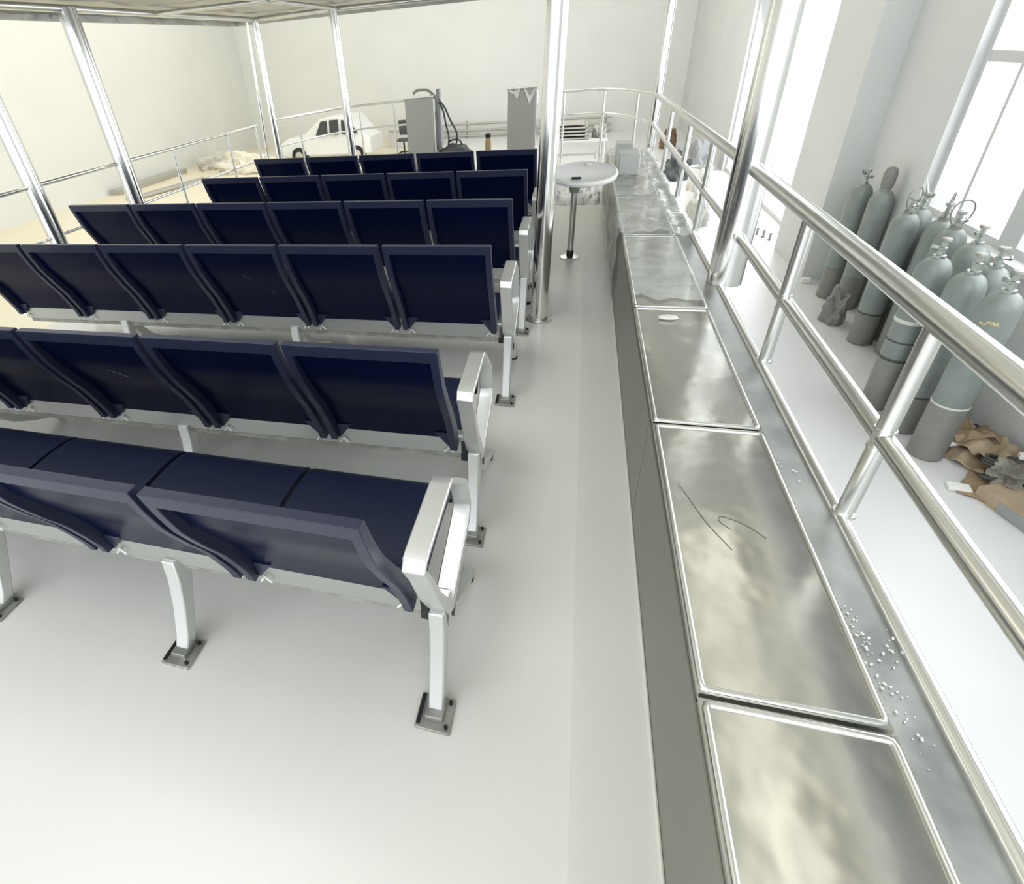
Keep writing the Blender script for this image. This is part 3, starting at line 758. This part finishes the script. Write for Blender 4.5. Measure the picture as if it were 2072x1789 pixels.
p = Vector((3.713, 4.862, -1.500)); crumple('black_sack', p, (.13, .06, .06), M_DARK, 'dark crumpled plastic in front of the grey sack', 'sack', 6.1, .4)
p = Vector((3.673, 4.130, -1.500)); crumple('rag_heap', p, (.17, .12, .09), M_RUB, 'dark rags and offcuts on top of the long carton', 'rags', 9.0, .3, .5, z0=ZF+.08)
# white foam blocks
for (x, y, s, rz, z, lab) in ((3.465, 4.542, (.145, .095, .03), .3, .095, 'white foam block lying on flattened cardboard'),
                         (3.316, 4.038, (.14, .09, .035), -.2, .018, 'white foam block on the bare floor in front of the rubbish'),
                         (3.775, 4.222, (.14, .06, .04), -.3, .22, 'white foam block on the rags at the right edge')):
    bm = NB(); obox(bm, (0, 0, 0), s, rz); o = obj('foam_block', bm, M_FOAM, bevel=.008)
    o.location = (x, y, ZF+z); tag(o, lab, 'foam block')
# long low carton with grey end
a = Vector((3.357, 3.882, -1.500)); b = Vector((3.447, 3.626, -1.500)); d = (b-a); L = d.length
t = thing('long_carton', 'long low cardboard carton with a grey end flap, nearest rubbish item', 'box', (0, 0, ZF))
cx_, cy2 = (a.x+b.x)/2+.17, (a.y+b.y)/2+.08; ang_ = math.atan2(d.y, d.x)
bm = NB(); obox(bm, (cx_, cy2, .05), (.40, .26, .10), ang_); obj('carton_body', bm, M_CARD2, t, bevel=.004)
bm = NB(); obox(bm, (cx_+math.cos(ang_-PI/2)*.134+.08*math.cos(ang_), cy2+math.sin(ang_-PI/2)*.134+.08*math.sin(ang_), .05), (.22, .008, .08), ang_); obj('end_flap', bm, M_GREYB, t)
# cable coil
p = Vector((3.575, 4.246, -1.500)); bm = NB()
for k in range(3): tube(bm, [(.055*math.cos(a_)*(1-.12*k), .055*math.sin(a_)*(1-.12*k), .12+.018*k) for a_ in [2*PI*i/24 for i in range(24)]], .010, 8, closed=True)
o = obj('tape_roll', bm, M_BAND, smooth=True); o.location = (p.x, p.y, ZF+.02); tag(o, 'dark round coil in the middle of the rubbish', 'coil')
# stuff behind the lone cylinder
p = Vector((3.777, 9.730, -1.500))
t = thing('steel_stand', 'grey steel channel stand on the hall floor left of the lone cylinder', 'stand', (p.x, p.y, ZF))
bm = NB(); box(bm, -.05, .05, -.05, .05, 0, .012); box(bm, -.035, -.03, -.035, .035, .012, .42); box(bm, -.03, .035, .03, .035, .012, .42); obj('channel', bm, M_PLATE, t)
bm = NB(); box(bm, -.12, .12, -.09, .02, .0, .010); obj('foot_plate', bm, M_BROWN, t)
p = Vector((3.755, 8.726, -1.500)); bm = NB(); obox(bm, (0, 0, .09), (.22, .16, .18), .4); o = obj('rubbish_box', bm, M_BROWN, bevel=.01); o.location = (p.x+.1, p.y+.25, ZF); tag(o, 'brown box of scraps behind the lone cylinder', 'box')
p = Vector((3.565, 8.325, -1.500)); bm = NB(); obox(bm, (0, 0, .035), (.11, .07, .07), -.2); o = obj('foam_block', bm, M_FOAM, bevel=.01); o.location = (p.x-.05, p.y+.05, ZF); tag(o, 'small white block on the floor beside the lone cylinder foot', 'foam block')
p = Vector((3.309, 6.547, -1.500)); crumple('leaning_sack', (p.x+.12, p.y+.55), (.12, .16, .34), mat('grey_sack', (.22, .22, .20), .6), 'grey sack slumped between the lone cylinder and the front rank', 'sack', 3.3)
p = Vector((4.425, 12.304, -1.500)); bm = NB()
bm.free()
for i in range(5):
    bm = NB(); lathe(bm, [(.03, 0), (.03, .02), (.018, .025), (.018, .10), (.024, .105), (.024, .12)], (0, 0, 0), 12)
    o = obj('pipe_fitting', bm, M_PLATE, smooth=True); o.location = (3.30+i*.06, 11.0-.16*i, ZF)
    tag(o, 'small dark pipe fitting standing in a row on the floor by the doorway', 'fitting', 'fittings by the doorway')

# ================================================================= FAR RIGHT JUNK
p = Vector((2.601, 12.105, -1.500)); t = thing('steel_drum', 'tall pale steel drum seen through the far right rail', 'drum', (p.x, p.y, ZF))
bm = NB(); lathe(bm, [(.21, 0), (.215, .01), (.21, .03), (.21, .44), (.217, .455), (.21, .47), (.21, .86), (.217, .88), (.20, .885), (.19, .87)], (0, 0, 0), 40); obj('drum_body', bm, M_STEEL, t, smooth=True)
p = Vector((2.660, 15.379, -1.500)); crumple('dark_bag', p, (.34, .28, .50), M_DARK, 'dark round bag on the hall floor beyond the rail', 'bag', 1.1)
p = Vector((3.203, 16.354, -1.500)); crumple('grey_bundle', p, (.38, .3, .62), M_GREYB, 'grey bundle standing against the right wall beyond the rail', 'bundle', 5.5)
p = Vector((3.007, 17.060, -1.500)); crumple('brown_bundle', (p.x-.05, p.y+2.9), (.22, .2, .5), M_BROWN, 'brown heap in the corner behind the grey bundle', 'heap', 7.7)
p = Vector((2.520, 13.435, -1.500)); crumple('pale_sack', (2.5, 11.3), (.20, .2, .42), mat('pale_sack', (.55, .55, .5), .6), 'pale full sack in front of the steel drum', 'sack', 8.8)
# workbench beyond the bow rail
t = thing('workbench', 'white topped workbench with stout steel leg beyond the bow rail', 'table', (0, 0, ZF))
bm = NB(); box(bm, -.6, 1.0, 16.0, 17.0, .83, .88); obj('bench_top', bm, M_FRAME, t, bevel=.01)
for x, y in ((-.5, 16.1), (.92, 16.08), (-.5, 16.9), (.92, 16.9)):
    bm = NB(); tube(bm, [(x, y, 0), (x, y, .83)], .05, 14); obj('leg', bm, M_RAIL, t, smooth=True)
bm = NB(); box(bm, -.45, .75, 16.06, 16.12, .50, .545); box(bm, .70, .75, 16.055, 16.125, .40, .60); obj('stretcher', bm, M_PIPE, t)
for i in range(5):
    bm = NB(); obox(bm, (.05-.02*i, 16.5, ZF+.91+.085*i), (.95-.03*i, .8, .035), .01*i)
    bm2 = bm
    for sx in (-.40, .40): obox(bm, (.05+sx, 16.5, ZF+.942+.085*i), (.05, .75, .04)) if i < 4 else None
    tag(obj('steel_slab', bm, M_PIPE, bevel=.004), ['bottom', 'second from bottom', 'middle', 'second from top', 'top'][i]+' slab in the stack on the workbench', 'slab', 'slabs stacked on the workbench')
crumple('tool_heap', (.78, 16.5), (.17, .2, .28), M_PLATE, 'small heap of metal tools on the right end of the workbench', 'tools', 2.9, z0=ZF+.885)
# pipes stacked along the back wall
t = thing('pipe_rack', 'rack of long grey pipes along the back wall', 'rack', (0, 0, ZF))
for z, r_ in ((.52, .045), (.28, .05), (.08, .04)):
    bm = NB(); tube(bm, [(-7.4, 24.1, z), (1.4, 24.1, z)], r_, 10); obj('pipe', bm, M_PIPE, t, smooth=True)
for x in (-7.2, -4.2, -1.2, 1.2):
    bm = NB(); box(bm, x-.03, x+.03, 24.16, 24.22, 0, .62); obj('upright', bm, M_PIPE, t)

# ================================================================= LEFT BACKGROUND
# white car seen from its side near the back wall
t = thing('white_car', 'small white car parked near the back wall beyond the bow rail', 'car', (-8.15, 19.2, ZF))
body = [(-1.9, .28), (-1.92, .66), (-1.6, .84), (-.60, .92), (-.30, 1.42), (.40, 1.48), (.85, 1.44), (1.35, .86), (1.50, .80), (1.52, .30)]
bm = NB(); a = [bm.verts.new((x, 0 if z < .76 else .13, z)) for x, z in body]; b = [bm.verts.new((x, 1.55 if z < .76 else 1.42, z)) for x, z in body]
for i in range(len(body)): j = (i+1) % len(body); bm.faces.new((a[i], a[j], b[j], b[i]))
bm.faces.new(a[::-1]); bm.faces.new(b)
bmesh.ops.triangulate(bm, faces=[f_ for f_ in bm.faces if len(f_.verts) > 4])
obj('car_body', bm, M_HULL, t, bevel=.03)
for poly in ([(-.45, .93), (-.24, 1.34), (-.02, 1.36), (-.02, .93)], [(.08, .93), (.08, 1.37), (.40, 1.38), (.40, .93)], [(.52, .93), (.52, 1.36), (.80, 1.32), (1.10, .96)]):
    bm = NB(); va = [bm.verts.new((x, .005 + .10*(z-.78)/.45, z)) for x, z in poly]; bm.faces.new(va)
    r_ = bmesh.ops.extrude_face_region(bm, geom=list(bm.faces))
    for v in r_['geom']:
        if isinstance(v, bmesh.types.BMVert): v.co.y -= .04
    obj('side_window', bm, M_GLASSD, t)
for x in (-1.2, 1.0):
    bm = NB(); tube(bm, [(x, -.02, .28), (x, .20, .28)], .28, 28); w_ = obj('wheel', bm, M_BLACK, t, smooth=True)
    bm = NB(); tube(bm, [(x, -.03, .28), (x, -.02, .28)], .15, 20); obj('hub_cap', bm, M_RAIL, w_, smooth=True)
p = Vector((-13.703, 20.239, -1.500))
crumple('covered_heap', (-10.9, 18.2), (1.0, .6, .55), mat('pale_cover', (.72, .69, .58), .6), 'pale sheet covering a low heap left of the white car', 'cover', 2.5)
crumple('covered_heap', (-13.0, 19.5), (.55, .9, .40), mat('grey_cover', (.55, .54, .48), .6), 'grey covered heap against the left wall', 'cover', 5.9)
bm = NB(); box(bm, -13.9, -13.5, 14.8, 18.3, 0, .16); o = obj('timber_stack', bm, M_PIPE, bevel=.01); o.location.z = ZF; tag(o, 'long low grey beam lying along the left wall', 'beam')
for i in range(2):
    bm = NB(); tube(bm, [(-12.6+.35*i, 14.0+.3*i, .055), (-11.9+.25*i, 16.9, .055)], .05, 8)
    o = obj('steel_pipe', bm, M_PIPE, smooth=True); o.location.z = ZF; tag(o, ['left', 'right'][i]+' one of two thin pipes lying on the tan hall floor', 'pipe')
p = Vector((-5.899, 21.000, -0.619))
t = thing('office_chair', 'small dark chair left of the pale cabinet, far at the back', 'chair', (p.x, 21, ZF))
bm = NB(); obox(bm, (0, 0, .85), (.42, .08, .5), 0, 0, .1); obj('backrest', bm, M_DARK, t, bevel=.05)
bm = NB(); obox(bm, (0, -.2, .47), (.44, .42, .08)); obj('seat', bm, M_DARK, t, bevel=.03)
bm = NB(); tube(bm, [(0, -.2, .03), (0, -.2, .44)], .03, 10)
for k in range(5): tube(bm, [(0, -.2, .08), (.26*math.cos(k*1.257), -.2+.26*math.sin(k*1.257), .03)], .02, 8)
obj('base', bm, M_BLACK, t, smooth=True)
bm = NB(); box(bm, -6.9, -4.9, 22.2, 23.0, .0, .62); box(bm, -6.95, -4.85, 22.15, 23.05, .62, .68)
o = obj('pale_counter', bm, M_FRAME, bevel=.01); o.location.z = ZF; tag(o, 'long pale counter right of the white car', 'counter')
